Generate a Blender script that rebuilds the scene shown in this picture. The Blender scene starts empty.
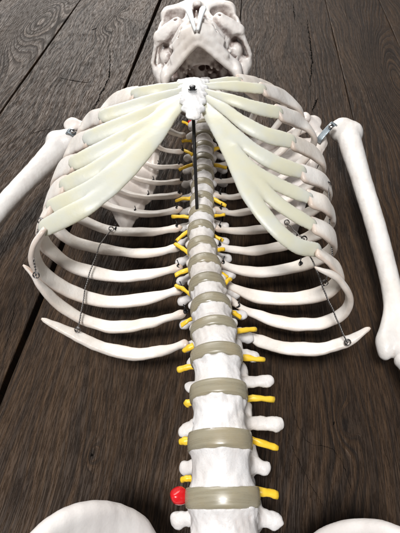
import bpy, math, random
import numpy as np
from mathutils import Vector, Matrix
random.seed(4); RNG = np.random.RandomState(4)
R = math.radians
scene = bpy.context.scene
COL = scene.collection

# ------------------------------------------------------------------ camera model (metres are mm/1000)
F, PITCH, CH = 415.0, R(51.8), 390.0            # focal in photo pixels, downward pitch, camera height (mm)
def P(px, py, z):
    """world point (mm) at height z that the photo shows at px,py"""
    dx, dy = px-200.0, 266.5-py
    fy = F*math.cos(PITCH)+dy*math.sin(PITCH)
    fz = -F*math.sin(PITCH)+dy*math.cos(PITCH)
    t = (z-CH)/fz
    return np.array([dx*t, fy*t, z])

# ------------------------------------------------------------------ materials
class NT:
    def __init__(s, name):
        s.m = bpy.data.materials.new(name); s.m.use_nodes = True
        s.t = s.m.node_tree; s.b = s.t.nodes['Principled BSDF']; s.L = s.t.links
    def n(s, typ, **kw):
        nd = s.t.nodes.new(typ)
        for k, v in kw.items(): setattr(nd, k, v)
        return nd
    def put(s, sock, v):
        if hasattr(v, 'is_linked') or isinstance(v, bpy.types.NodeSocket): s.L.new(v, sock)
        else: sock.default_value = v
    def math(s, op, a, b=None, c=None, clamp=False):
        nd = s.n('ShaderNodeMath', operation=op, use_clamp=clamp)
        s.put(nd.inputs[0], a)
        if b is not None: s.put(nd.inputs[1], b)
        if c is not None: s.put(nd.inputs[2], c)
        return nd.outputs[0]
    def smooth(s, v, a, b, lo=0.0, hi=1.0):
        nd = s.n('ShaderNodeMapRange', interpolation_type='SMOOTHSTEP')
        s.put(nd.inputs[0], v)
        for i, q in enumerate((a, b, lo, hi)): nd.inputs[i+1].default_value = q
        return nd.outputs[0]
    def noise(s, vec, scale, detail=4, rough=.55, dist=0.0):
        nd = s.n('ShaderNodeTexNoise'); s.put(nd.inputs['Vector'], vec)
        nd.inputs['Scale'].default_value = scale; nd.inputs['Detail'].default_value = detail
        nd.inputs['Roughness'].default_value = rough; nd.inputs['Distortion'].default_value = dist
        return nd.outputs[0]
    def vec(s, x, y, z):
        nd = s.n('ShaderNodeCombineXYZ')
        for i, q in enumerate((x, y, z)): s.put(nd.inputs[i], q)
        return nd.outputs[0]
    def mix(s, f, a, b, blend='MIX'):
        nd = s.n('ShaderNodeMix', data_type='RGBA', blend_type=blend)
        s.put(nd.inputs[0], f)
        for i, q in ((6, a), (7, b)):
            if isinstance(q, tuple): nd.inputs[i].default_value = (*q, 1)
            else: s.put(nd.inputs[i], q)
        return nd.outputs[2]
    def bump(s, h, strength, dist, normal=None):
        nd = s.n('ShaderNodeBump'); nd.inputs['Strength'].default_value = strength
        nd.inputs['Distance'].default_value = dist; s.put(nd.inputs['Height'], h)
        if normal is not None: s.put(nd.inputs['Normal'], normal)
        return nd.outputs[0]

def bone_mat(name, c1, c2, rough=.42, sss=.12, pit=.25, mottle_shade=None, coat=0.0, ao=0.0):
    n = NT(name); co = n.n('ShaderNodeTexCoord').outputs['Object']
    big = n.smooth(n.noise(co, 28, 4, .6), .35, .68)
    col = n.mix(big, c1, c2)
    fine = n.noise(co, 420, 3, .6)
    pits = n.smooth(n.noise(co, 900, 2, .5), .60, .74)
    col = n.mix(n.math('MULTIPLY', pits, .28*pit*2), col, tuple(v*.72 for v in c2))
    yl = n.smooth(n.noise(co, 14, 3, .5), .45, .75); col = n.mix(n.math('MULTIPLY', yl, .2), col, (.72, .62, .47))
    sc = n.smooth(n.noise(co, 230, 5, .75, .6), .66, .76); col = n.mix(n.math('MULTIPLY', sc, .45), col, (.44, .36, .30))
    if mottle_shade:
        # darker, warmer tone mixed into the hollows, then faint random patches
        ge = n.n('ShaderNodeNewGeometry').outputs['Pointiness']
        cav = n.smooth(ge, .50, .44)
        col = n.mix(n.math('MULTIPLY', cav, .65), col, mottle_shade)
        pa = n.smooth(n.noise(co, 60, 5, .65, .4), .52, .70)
        col = n.mix(n.math('MULTIPLY', pa, .10), col, mottle_shade)
    if ao:  # occlusion shade painted into the base color of recesses, broken up by noise
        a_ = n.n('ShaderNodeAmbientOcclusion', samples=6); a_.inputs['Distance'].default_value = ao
        occ_shade = n.smooth(n.math('ADD', a_.outputs['AO'], n.math('MULTIPLY', n.math('SUBTRACT', n.noise(co, 90, 4, .65), .5),   .8)), .66, .30)
        col = n.mix(n.math('MULTIPLY', occ_shade, .85), col, mottle_shade)
    n.put(n.b.inputs['Base Color'], col)
    n.put(n.b.inputs['Roughness'], n.smooth(fine, .3, .7, rough-.07, rough+.12))
    n.b.inputs['Subsurface Weight'].default_value = sss
    n.b.inputs['Subsurface Radius'].default_value = (1.0, .8, .65)
    n.b.inputs['Subsurface Scale'].default_value = .004
    n.b.inputs['Coat Weight'].default_value = coat
    mid = n.noise(co, 130, 4, .6)
    b1 = n.bump(mid, .35, .0012)
    n.put(n.b.inputs['Normal'], n.bump(fine, pit, .0005, b1))
    return n.m

M = {}
M['bone'] = bone_mat('bone_plastic', (.78, .755, .73), (.70, .665, .64), mottle_shade=(.42, .30, .24))
M['rib'] = bone_mat('rib_plastic', (.86, .825, .785), (.77, .715, .655), rough=.38, pit=.35, mottle_shade=(.46, .33, .25), ao=.02)
M['vert'] = bone_mat('vertebra_plastic', (.70, .68, .675), (.60, .57, .555), rough=.5, pit=.6, mottle_shade=(.46, .33, .27))
M['skull'] = bone_mat('skull_plastic', (.88, .84, .805), (.80, .74, .70), rough=.36, mottle_shade=(.13, .06, .042), ao=.055)
M['white'] = bone_mat('sternum_plastic', (.64, .64, .64), (.55, .54, .54), rough=.55, pit=.9)
M['scap'] = bone_mat('scapula_plastic', (.80, .745, .705), (.71, .645, .60), rough=.4, pit=.2, mottle_shade=(.42, .30, .25))
M['ilium'] = bone_mat('hip_plastic', (.66, .63, .61), (.60, .565, .55), rough=.5, pit=.12, mottle_shade=(.48, .40, .36))

def soft_mat(name, c1, c2, rough, sss, scale=.01, trans=0.0, bump=.1, nscale=40):
    n = NT(name); co = n.n('ShaderNodeTexCoord').outputs['Object']
    f = n.smooth(n.noise(co, nscale, 3, .6), .35, .65)
    n.put(n.b.inputs['Base Color'], n.mix(f, c1, c2))
    n.b.inputs['Roughness'].default_value = rough
    n.b.inputs['Subsurface Weight'].default_value = sss
    n.b.inputs['Subsurface Radius'].default_value = (1.0, .9, .6)
    n.b.inputs['Subsurface Scale'].default_value = scale
    n.b.inputs['Transmission Weight'].default_value = trans
    n.put(n.b.inputs['Normal'], n.bump(n.noise(co, 180, 4, .6), bump*3, .0008))
    return n.m
M['cart'] = soft_mat('cartilage_rubber', (.62, .625, .555), (.655, .635, .49), .42, .5, .016, .12, .10, 30)
M['disc0'] = soft_mat('disc_rubber', (.33, .31, .225), (.42, .39, .28), .25, .45, .010, .16, .15, 60)
def disc_mat():
    n = NT('disc_rubber_layered'); co = n.n('ShaderNodeTexCoord').outputs['Object']
    sp = n.n('ShaderNodeSeparateXYZ'); n.put(sp.inputs[0], co)
    lay = n.noise(n.vec(n.math('MULTIPLY', sp.outputs[0], 14.), n.math('MULTIPLY', sp.outputs[1], 420.), n.math('MULTIPLY', sp.outputs[2], 30.)), 1, 4, .65)
    cl = n.noise(co, 45, 3, .6)
    c = n.mix(n.smooth(lay, .3, .7), (.34, .305, .22), (.42, .38, .28)); c = n.mix(n.smooth(cl, .4, .7), c, (.42, .36, .245))
    n.put(n.b.inputs['Base Color'], c); n.put(n.b.inputs['Roughness'], n.smooth(lay, .3, .7, .20, .42))
    n.b.inputs['Subsurface Weight'].default_value = .35; n.b.inputs['Subsurface Scale'].default_value = .008
    n.b.inputs['Subsurface Radius'].default_value = (1, .9, .6); n.b.inputs['Transmission Weight'].default_value = .3
    n.put(n.b.inputs['Normal'], n.bump(lay, .12, .0006))
    return n.m
M['disc'] = disc_mat()
M['nerve'] = soft_mat('nerve_rubber', (.80, .50, .02), (.86, .58, .05), .38, .2, .003)
M['red'] = soft_mat('red_rubber', (.55, .008, .012), (.62, .015, .02), .25, .3, .004)
def metal(name, c, rough, met=1.0):
    n = NT(name); n.b.inputs['Base Color'].default_value = (*c, 1)
    n.b.inputs['Metallic'].default_value = met
    co = n.n('ShaderNodeTexCoord').outputs['Object']
    n.put(n.b.inputs['Roughness'], n.smooth(n.noise(co, 600, 3), .3, .7, rough*.7, rough*1.3))
    return n.m
M['steel'] = metal('steel', (.50, .50, .50), .28)
M['wire'] = metal('wire_steel', (.20, .19, .185), .42)
M['bracket'] = metal('bracket_zinc', (.27, .31, .34), .5, .7)
M['dark'] = metal('dark_screw', (.035, .035, .038), .35, .8)
M['rod'] = metal('black_rod', (.02, .02, .022), .4, .3)

# ------------------------------------------------------------------ mesh helpers
def mesh_obj(name, V, Fc, mat, parent=None, smooth=True):
    me = bpy.data.meshes.new(name)
    me.from_pydata((np.asarray(V)*.001).tolist(), [], Fc.tolist() if hasattr(Fc, 'tolist') else Fc)
    me.update()
    if smooth: me.polygons.foreach_set('use_smooth', [True]*len(me.polygons))
    me.materials.append(mat)
    o = bpy.data.objects.new(name, me); COL.objects.link(o)
    if parent is not None: o.parent = parent
    return o

def catmull(pts, n):
    pts = np.asarray(pts, float)
    ext = np.vstack([2*pts[0]-pts[1], pts, 2*pts[-1]-pts[-2]])
    out = []
    m = len(pts)-1
    for q in np.linspace(0, m-1e-9, n):
        i = int(q); t = q-i
        p0, p1, p2, p3 = ext[i:i+4]
        out.append(.5*((2*p1)+(-p0+p2)*t+(2*p0-5*p1+4*p2-p3)*t*t+(-p0+3*p1-3*p2+p3)*t**3))
    return np.array(out)

def resample(pts, n):
    d = np.r_[0, np.cumsum(np.linalg.norm(np.diff(pts, axis=0), axis=1))]
    s = np.linspace(0, d[-1], n)
    return np.stack([np.interp(s, d, pts[:, k]) for k in range(pts.shape[1])], 1)

def norm(v): return v/np.maximum(np.linalg.norm(v, axis=-1, keepdims=True), 1e-9)

def sweep(path, A, B, up, seg=18, square=2.0):
    """tube with half-axes A (along up-perp 'major') and B (along 'up'); arrays per point"""
    n = len(path); T = norm(np.gradient(path, axis=0))
    N = norm(up-(up*T).sum(1, keepdims=True)*T); Mj = np.cross(T, N)
    th = np.linspace(0, 2*math.pi, seg, endpoint=False)
    c, s = np.cos(th), np.sin(th)
    cx = np.sign(c)*np.abs(c)**(2/square); sx = np.sign(s)*np.abs(s)**(2/square)
    V = path[:, None]+Mj[:, None]*(A[:, None, None]*cx[None, :, None])+N[:, None]*(B[:, None, None]*sx[None, :, None])
    V = V.reshape(-1, 3); Fc = []
    for i in range(n-1):
        for j in range(seg):
            k = (j+1) % seg
            Fc.append((i*seg+j, i*seg+k, (i+1)*seg+k, (i+1)*seg+j))
    Fc.append(tuple(range(seg))[::-1]); Fc.append(tuple((n-1)*seg+j for j in range(seg)))
    return V, Fc

def merge(parts):
    V, Fc, o = [], [], 0
    for v, f in parts:
        V.append(np.asarray(v)); Fc += [tuple(int(i)+o for i in q) for q in f]; o += len(v)
    return np.vstack(V), Fc

def tube(path, r, seg=10):
    path = np.asarray(path, float); n = len(path)
    T = norm(np.gradient(path, axis=0)); u = np.array([.31, .17, .93])
    up = np.tile(u, (n, 1)); rr = np.full(n, r) if np.isscalar(r) else np.asarray(r)
    return sweep(path, rr, rr, up, seg)

def wob(V, amp, fr, seed=0):
    """smooth pseudo-random displacement"""
    r = np.random.RandomState(seed); out = np.zeros_like(V)
    for k in range(4):
        w = r.normal(size=(3, 3))*fr*(1+.6*k); ph = r.uniform(0, 6.28, 3)
        out += np.sin(V@w.T+ph)*amp/(1+k)
    return out

# ------------------------------------------------------------------ distance-field modelling
class Field:
    def __init__(s, lo, hi, h):
        s.lo = np.array(lo, float); s.h = h
        s.n = np.ceil((np.array(hi)-s.lo)/h).astype(int)+1
        s.F = np.full(s.n, 12.0, np.float32)
    def sub(s, lo, hi):
        a = np.clip(np.floor((np.array(lo)-s.lo)/s.h).astype(int), 0, s.n-1)
        b = np.clip(np.ceil((np.array(hi)-s.lo)/s.h).astype(int)+1, 0, s.n)
        if (b <= a).any(): return None, None
        sl = tuple(slice(p, q) for p, q in zip(a, b))
        g = [(s.lo[k]+s.h*np.arange(a[k], b[k])).astype(np.float32) for k in range(3)]
        return sl, (g[0][:, None, None], g[1][None, :, None], g[2][None, None, :])
    def op(s, fn, lo, hi, k=3.0, mode='add'):
        m = k+3*s.h+1
        sl, g = s.sub(np.array(lo)-m, np.array(hi)+m)
        if sl is None: return
        d = fn(*g); a = s.F[sl]
        if mode == 'add':
            hh = np.maximum(k-np.abs(a-d), 0)/max(k, 1e-6)
            s.F[sl] = np.minimum(a, d)-hh*hh*k/4
        else:
            d = -d; hh = np.maximum(k-np.abs(a-d), 0)/max(k, 1e-6)
            s.F[sl] = np.maximum(a, d)+hh*hh*k/4
    def cap(s, a, b, r1, r2=None, k=3.0, mode='add', flat=None):
        """tapered capsule; flat=(axis vector, factor) squeezes it along an axis"""
        a = np.asarray(a, float); b = np.asarray(b, float); r2 = r1 if r2 is None else r2
        rm = max(r1, r2)*1.05
        if flat is not None:
            ax = norm(np.asarray(flat[0], float)); fc = flat[1]
        def fn(x, y, z):
            ab = b-a; L = max(ab@ab, 1e-9)
            if flat is None:
                t = np.clip(((x-a[0])*ab[0]+(y-a[1])*ab[1]+(z-a[2])*ab[2])/L, 0, 1)
                dx, dy, dz = x-a[0]-t*ab[0], y-a[1]-t*ab[1], z-a[2]-t*ab[2]
                return np.sqrt(dx*dx+dy*dy+dz*dz)-(r1+(r2-r1)*t)
            t = np.clip(((x-a[0])*ab[0]+(y-a[1])*ab[1]+(z-a[2])*ab[2])/L, 0, 1)
            dx, dy, dz = x-a[0]-t*ab[0], y-a[1]-t*ab[1], z-a[2]-t*ab[2]
            q = dx*ax[0]+dy*ax[1]+dz*ax[2]
            d2 = dx*dx+dy*dy+dz*dz-q*q+(q*fc)**2
            return (np.sqrt(np.maximum(d2, 0))-(r1+(r2-r1)*t))/math.sqrt(fc)
        s.op(fn, np.minimum(a, b)-rm, np.maximum(a, b)+rm, k, mode)
    def ell(s, c, r, k=3.0, mode='add', rot=None):
        c = np.asarray(c, float); r = np.asarray(r, float)
        Rm = np.array(rot)[:3, :3] if rot is not None else None
        def fn(x, y, z):
            x, y, z = x-c[0], y-c[1], z-c[2]
            if Rm is not None:
                x, y, z = (Rm[0, 0]*x+Rm[1, 0]*y+Rm[2, 0]*z, Rm[0, 1]*x+Rm[1, 1]*y+Rm[2, 1]*z, Rm[0, 2]*x+Rm[1, 2]*y+Rm[2, 2]*z)
            k0 = np.sqrt((x/r[0])**2+(y/r[1])**2+(z/r[2])**2)
            k1 = np.sqrt((x/r[0]**2)**2+(y/r[1]**2)**2+(z/r[2]**2)**2)
            return k0*(k0-1)/np.maximum(k1, 1e-5)
        e = r if rot is None else np.full(3, r.max())
        s.op(fn, c-e, c+e, k, mode)
    def path(s, pts, rs, k=3.0, mode='add', flat=None):
        """one smooth strand through many points (radius per point, flat axis per strand or per segment)"""
        pts = np.asarray(pts, float); rs = np.full(len(pts), float(rs)) if np.isscalar(rs) else np.asarray(rs, float)
        per = flat is not None and np.ndim(flat[0]) == 2
        m = rs.max()+k+3*s.h+1
        sl, g = s.sub(pts.min(0)-m, pts.max(0)+m)
        if sl is None: return
        D = np.full([q.stop-q.start for q in sl], 12.0, np.float32)
        for i in range(len(pts)-1):
            a, b = pts[i], pts[i+1]; ab = b-a; L = max(ab@ab, 1e-9)
            s2, (x, y, z) = s.sub(np.minimum(a, b)-m, np.maximum(a, b)+m)
            if s2 is None: continue
            t = np.clip(((x-a[0])*ab[0]+(y-a[1])*ab[1]+(z-a[2])*ab[2])/L, 0, 1)
            dx, dy, dz = x-a[0]-t*ab[0], y-a[1]-t*ab[1], z-a[2]-t*ab[2]
            d2 = dx*dx+dy*dy+dz*dz; r = rs[i]+(rs[i+1]-rs[i])*t
            if flat is not None:
                fc = flat[1]
                if per:
                    n0, n1 = flat[0][i], flat[0][i+1]; a0, a1, a2 = [n0[j]+(n1[j]-n0[j])*t for j in range(3)]
                    q = (dx*a0+dy*a1+dz*a2)/np.sqrt(a0*a0+a1*a1+a2*a2)
                else:
                    ax = norm(np.asarray(flat[0], float)); q = dx*ax[0]+dy*ax[1]+dz*ax[2]
                d = (np.sqrt(np.maximum(d2-q*q+(q*fc)**2, 0))-r)/math.sqrt(fc)
            else: d = np.sqrt(d2)-r
            loc = tuple(slice(p.start-q.start, p.stop-q.start) for p, q in zip(s2, sl))
            D[loc] = np.minimum(D[loc], d)
        A = s.F[sl]
        if mode == 'add':
            hh = np.maximum(k-np.abs(A-D), 0)/max(k, 1e-6); s.F[sl] = np.minimum(A, D)-hh*hh*k/4
        else:
            D = -D; hh = np.maximum(k-np.abs(A-D), 0)/max(k, 1e-6); s.F[sl] = np.maximum(A, D)+hh*hh*k/4
    def rough(s, amp, fr, seed=0):
        r = np.random.RandomState(seed); sl, (x, y, z) = s.sub(s.lo, s.lo+s.h*s.n)
        for k in range(5):
            w = r.normal(size=3)*fr*(1+.5*k); w2 = r.normal(size=3)*fr*(1+.5*k); p = r.uniform(0, 6, 2)
            s.F += (amp/(1+.5*k)*np.sin(x*w[0]+y*w[1]+z*w[2]+p[0])*np.sin(x*w2[0]+y*w2[1]+z*w2[2]+p[1])).astype(np.float32)
    def mesh(s):
        G = s.F; G[0], G[-1] = 12, 12; G[:, 0], G[:, -1] = 12, 12; G[:, :, 0], G[:, :, -1] = 12, 12
        I = G < 0
        cs = [I[i:I.shape[0]-1+i, j:I.shape[1]-1+j, k:I.shape[2]-1+k] for i in (0, 1) for j in (0, 1) for k in (0, 1)]
        al, an = cs[0].copy(), cs[0].copy()
        for c in cs[1:]: al &= c; an |= c
        ci = np.argwhere(an & ~al)
        idx = np.full(np.array(I.shape)-1, -1, np.int64); idx[tuple(ci.T)] = np.arange(len(ci))
        acc = np.zeros((len(ci), 3)); cnt = np.zeros(len(ci))
        for ax in range(3):
            e = np.zeros(3, int); e[ax] = 1; o = [q for q in range(3) if q != ax]
            for u in (0, 1):
                for v in (0, 1):
                    st = np.zeros(3, int); st[o[0]] = u; st[o[1]] = v
                    A = G[tuple((ci+st).T)]; B = G[tuple((ci+st+e).T)]
                    m = (A < 0) != (B < 0); t = np.where(m, A/np.where(m, A-B, 1), 0)
                    p = st[None]+e[None]*t[:, None]
                    acc += p*m[:, None]; cnt += m
        V = s.lo+s.h*(ci+acc/cnt[:, None])
        Q = []
        for ax in range(3):
            o = [q for q in range(3) if q != ax]
            sa = [slice(None)]*3; sb = [slice(None)]*3
            sa[ax] = slice(0, -1); sb[ax] = slice(1, None)
            X = I[tuple(sa)] != I[tuple(sb)]
            ed = np.argwhere(X); ed = ed[(ed[:, o[0]] > 0) & (ed[:, o[1]] > 0)]
            e0 = np.zeros(3, int); e0[o[0]] = 1; e1 = np.zeros(3, int); e1[o[1]] = 1
            q = np.stack([idx[tuple((ed-w).T)] for w in (e0*0, e0, e0+e1, e1)], 1)
            fl = I[tuple(ed.T)]
            if ax == 1: fl = ~fl
            q[~fl] = q[~fl][:, ::-1]
            Q.append(q)
        return V, np.vstack(Q)

def build(name, fld, mat, parent, Mx=None):
    V, Q = fld.mesh()
    if Mx is not None: V = V@Mx[:3, :3].T+Mx[:3, 3]
    return mesh_obj(name, V, Q, mat, parent)

# ------------------------------------------------------------------ the skeleton
SK = bpy.data.objects.new('skeleton_model', None); COL.objects.link(SK)
SK['label'] = 'white plastic anatomical skeleton lying on its back on the dark wooden boards'
SK['category'] = 'skeleton'

# --- spine stations: (photo x, photo y, height of the front surface, half width) at each disc
ST = [(219, 566, 104, 25), (217, 498, 110, 23.8), (215.5, 437, 115, 21.7), (215, 385, 115, 20.9), (213.5, 346.5, 114, 20), (211, 319, 110, 18.8),
      (208.5, 296, 105, 17.6), (205.3, 275.5, 100, 16.8), (203, 256, 96, 15.7), (201, 238.5, 92, 14.8), (200, 222, 88, 14)]
SP = [np.append(P(x, y, z), w) for x, y, z, w in ST]
p = SP[-1].copy()
for i, (dy, z) in enumerate([(25, 85), (24, 83), (23.5, 82), (23, 82), (22, 83), (21, 85), (20, 88), (18, 92), (17, 96), (16, 99), (16, 101), (16, 102), (15, 102), (15, 101)]):
    p = np.array([p[0]+.62 if i < 9 else p[0], p[1]+dy, z, 13.6-.15*i if i < 7 else 9.5]); SP.append(p)
SP = np.array(SP)
NV = len(SP)-1
def frame(T, roll):
    T = T/np.linalg.norm(T); Z = np.array([-math.sin(roll), 0, math.cos(roll)])
    Z = Z-(Z@T)*T; Z /= np.linalg.norm(Z); X = np.cross(T, Z)
    m = np.eye(4); m[:3, 0], m[:3, 1], m[:3, 2] = X, T, Z
    return m
TAN = norm(np.gradient(SP[:, :3], axis=0))

TPL = {0: (38, 29), 1: (30, 25), 2: (30, 38), 3: (25, 36), 4: (22, 28)}
def vertebra(w, b, h, kind, seed):
    f = Field((-50, -30, -76), (50, 30, 28), 1.0)
    def body(x, y, z):
        t = np.clip(np.abs(2*y/h), 0, 1)
        s_ = .85+.15*t**2.8
        rr = np.sqrt((x/w)**2+(z/b)**2+.0*y)
        dr = (rr-s_)*min(w, b)
        dy = np.abs(y)-h/2
        k = 1.7; hh = np.maximum(k-np.abs(dr-dy), 0)/k
        return np.maximum(dr, dy)+hh*hh*k/4
    f.op(body, (-w, -h/2, -b), (w, h/2, b), 1)
    f.ell((0, 0, -b-7), (9.5, 60, 7.5), 2, 'sub')
    q = w/21.0
    for s in (-1, 1):
        f.cap((s*w*.66, h*.18, -b*.72), (s*w*.68, h*.16, -b-10*q), 4.6*q, 4.8*q, 3, flat=((1, 0, 0), 1.25))
        f.cap((s*w*.66, 0, -b-12*q), (0, -3, -b-20*q), 4.6*q, 4.2*q, 3)
        if kind == 'lumbar':
            L = TPL[seed][0 if s < 0 else 1]
            mid = (s*(L*.45+10), 4, -b-10); tip = (s*L, 3+2*random.uniform(-1, 1), -b-11)
            f.cap((s*w*.7, 2, -b-7), mid, 5.2, 3.8, 4, flat=((0, 0, 1), 1.5))
            f.cap(mid, tip, 3.8, 4.2+L*.045, 4, flat=((0, 0, 1), 1.5))
            f.cap((s*16, 8, -b-14), (s*16, 17, -b-12), 5.5, 5, 3)
            f.cap((s*13, -6, -b-18), (s*13, -18, -b-20), 5, 4.5, 3)
        elif kind == 'thoracic':
            f.cap((s*w*.7, 2, -b-7), (s*(w*.7+14), 5, -b-17), 4.2, 4.0, 3.5)
            f.ell((s*(w*.7+16), 5, -b-17), (4.6, 5, 4), 3)
            f.cap((s*10, 4, -b-11), (s*10, 12, -b-12), 4, 3, 3)
            f.cap((s*9, -5, -b-14), (s*9, -12, -b-15), 4, 3, 3)
            f.ell((s*(w*.93), h*.36, -b*.62), (4.2, 4, 4.4), 2.5)
        else:
            f.cap((s*w*.8, 0, -b*.3), (s*(w+9), -1, -b-3), 4, 4.5, 3)
            f.ell((s*17, 2, -b-9), (6, 7, 6), 3)
    if kind == 'lumbar':
        f.cap((0, -3, -b-20), (0, -6, -b-38), 5, 6, 3, flat=((1, 0, 0), 1.6))
    elif kind == 'thoracic':
        f.cap((0, -3, -b-14), (0, -16, -b-32), 4, 3.4, 3, flat=((1, 0, 0), 1.2))
    else:
        f.cap((0, -2, -b-12), (0, -6, -b-26), 4, 3.6, 3)
    f.rough(.42, .17, seed); f.rough(.12, .42, seed+50)
    return f

def disc_mesh(w, b, h):
    n, seg = 9, 40; rows = []
    th = np.linspace(0, 2*math.pi, seg, endpoint=False)
    prof = [(.0, -.5), (.86, -.5), (.975, -.45), (1.0, -.28), (1.008, 0), (1.0, .28), (.975, .45), (.86, .5), (.0, .5)]
    for r, y in prof:
        rr = r+.004*np.sin(3*th)
        rows.append(np.stack([w*rr*np.cos(th), np.full(seg, h*y), b*rr*np.sin(th)], 1))
    V = np.vstack(rows); Fc = []
    for i in range(n-1):
        for j in range(seg):
            k = (j+1) % seg; Fc.append((i*seg+j, (i+1)*seg+j, (i+1)*seg+k, i*seg+k))
    return V, Fc

roll = lambda i: R(13-9*min(i/9, 1))
for i in range(NV):
    a, c = SP[i], SP[i+1]
    kind = 'lumbar' if i < 5 else ('thoracic' if i < 17 else 'cervical')
    gap = {'lumbar': .155, 'thoracic': .215, 'cervical': .13}[kind]
    L = np.linalg.norm(c[:3]-a[:3]); h = L*(1-2*gap)
    w = (a[3]+c[3])/2*.985; b = w*{'lumbar': .80, 'thoracic': .98, 'cervical': .72}[kind]
    m = frame(c[:3]-a[:3], roll(i))
    m[:3, 3] = (a[:3]+c[:3])/2-m[:3, 2]*b
    build('vertebra', vertebra(w, b, h, kind, i), M['vert'], SK, m)
for i in range(1, NV):
    a = SP[i]; L = (np.linalg.norm(SP[i+1][:3]-a[:3])+np.linalg.norm(a[:3]-SP[i-1][:3]))/2
    g = .375 if i < 6 else .47 if i < 17 else .28
    w = a[3]; b = w*(.81 if i < 6 else .99 if i < 17 else .74)
    m = frame(TAN[i], roll(i-.5)); m[:3, 3] = a[:3]-m[:3, 2]*(b*.985)
    V, Fc = disc_mesh(w*1.01, b*1.0, L*g)
    mesh_obj('intervertebral_disc', V@m[:3, :3].T+m[:3, 3], Fc, M['disc'], SK)

# sacrum (just under the lower frame edge)
f = Field((-62, -100, -50), (62, 22, 30), 1.8)
f.ell((0, -8, -14), (27, 22, 18), 8)
for s in (-1, 1):
    f.ell((s*32, -18, -20), (22, 26, 13), 10)
    f.cap((s*34, -30, -22), (s*10, -80, -22), 13, 8, 10, flat=((0, 0, 1), 1.5))
f.cap((0, -10, -18), (0, -90, -20), 18, 8, 8, flat=((0, 0, 1), 1.4))
f.rough(.5, .15, 7)
m = frame(TAN[0], R(8)); m[:3, 3] = SP[0][:3]+np.array([0, -4, -4])
build('sacrum', f, M['vert'], SK, m)

# --- nerves: stubby yellow rubber tubes leaving beside the discs
NL = [((187,124),(183,122)), ((189,141),(182,141)), ((190,153.5),(182,149.5)), ((191,165),(179,170)), ((187,199),(175,201)), ((187,217.5),(172,216.5)),
      ((187,233),(176,241)), ((187,252),(175,244)), ((187,271),(175,275.5)), ((187,292),(176,285.5)), ((189,320.5),(181,325.5)), ((190.5,347.5),(183.5,350.5)),
      ((190,367.5),(178.5,369.5)), ((189,403),(186,405)), ((187,441),(180.5,442)), ((189,479),(182,480.5))]
NR = [((214,137),(220,136)), ((212,151.5),(223,147.5)), ((212,165),(227,168)), ((212,199),(226,206)), ((211,217.5),(225,215)), ((212,235),(223,241)),
      ((215,251.5),(224,249)), ((219.5,272.5),(227.5,277)), ((224,285),(230.5,279)), ((231,313),(241.5,317.5)), ((236,332.5),(255.5,329.5)), ((242,358),(263.5,359.5)),
      ((248,399),(274,399.5)), ((250,439),(278,449.5)), ((257,491),(277,495))]
for lst in (NL, NR):
    for (ax_, ay), (bx, by) in lst:
        zz = 78 if ay > 330 else 76 if ay > 240 else 66
        a = P(ax_, ay, zz); b_ = P(bx, by, zz-2); a = a+(a-b_)*.35
        r = 2.5 if ay > 330 else 2.1
        pth = catmull([a, (a+b_)/2+np.array([0, 0, 1.2]), b_], 9)
        V, Fc = tube(pth, np.array([r*1.1, r, r*.95, r, r*1.05, r*.95, r*.9, r*.95, r*.9]), 12)
        mesh_obj('spinal_nerve', V+wob(V, .4, .30, int(ay)), Fc, M['nerve'], SK)

def ball(c, r, seg=24):
    V, Fc = [], []; n = 14
    for i in range(n+1):
        ph = math.pi*i/n
        for j in range(seg):
            t = 2*math.pi*j/seg
            V.append((c[0]+r[0]*math.sin(ph)*math.cos(t), c[1]+r[1]*math.sin(ph)*math.sin(t), c[2]+r[2]*math.cos(ph)))
    for i in range(n):
        for j in range(seg):
            k = (j+1) % seg; Fc.append((i*seg+j, (i+1)*seg+j, (i+1)*seg+k, i*seg+k))
    return np.array(V), Fc
V, Fc = ball(P(179.2, 497, 88), (6.2, 5.4, 5.4)); mesh_obj('herniated_disc_ball', V+wob(V, .55, .22, 5), Fc, M['red'], SK)
V, Fc = ball(P(190, 122, 76), (3, 2.6, 2.6)); mesh_obj('red_disc_bulge', V, Fc, M['red'], SK)

# --- ribs  (photo x, photo y, height)
Z8 = lambda j: [65, 53, 51, 64, 90, 115, 135, j]
def mk(pts, zs): return [P(x, y, z) for (x, y), z in zip(pts, zs)]
LR = {
 12: mk([(189,343),(165,350),(140,354),(115,351),(90,342),(65,330),(42,318.5)], [65,54,50,51,57,66,76]),
 11: mk([(186,313),(150,323),(115,327),(85,320),(60,305),(42,287),(33,274),(22.5,265)], [65,52,49,55,72,95,108,116]),
 10: mk([(184,289),(150,298),(115,302),(85,297),(55,283),(37.5,265),(34.5,247),(46,227)], [65,52,50,60,84,110,128,142]),
 9: mk([(183,267),(150,274),(115,276),(75,267),(50,250),(41,233),(43,216),(53,206)], [65,52,50,67,92,118,136,147]),
 8: mk([(182,247),(150,253),(115,251),(75,242),(53,225),(47,208),(52,193),(66,184.5)], Z8(153)),
 7: mk([(182,227),(150,232),(110,230),(78,217),(59,200),(54,185),(60,170),(76,162.5)], Z8(158)),
 6: mk([(182,209),(150,214),(115,208),(87,194),(70,178),(65,162),(73,146),(90,138)], Z8(163)),
 5: mk([(182,194),(147,197),(120,190),(97,173),(81,155),(78,138),(87,122),(105,115.5)], Z8(166)),
 4: mk([(182,181),(155,183),(132,176),(110,158),(97,138),(96,120),(110,103),(136,93.5)], Z8(167)),
 3: mk([(183,166),(158,167),(143,160),(128,143),(120,125),(122,110),(137,98),(158,90)], Z8(165)),
 2: mk([(184,152),(163,149),(150,137),(143,122),(146,108),(156,98),(168,91)], [65,58,60,75,110,140,160]),
 1: mk([(186,136),(170,131),(161,120),(162,108),(170,98),(178,91)], [68,72,85,110,135,152]),
}
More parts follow.
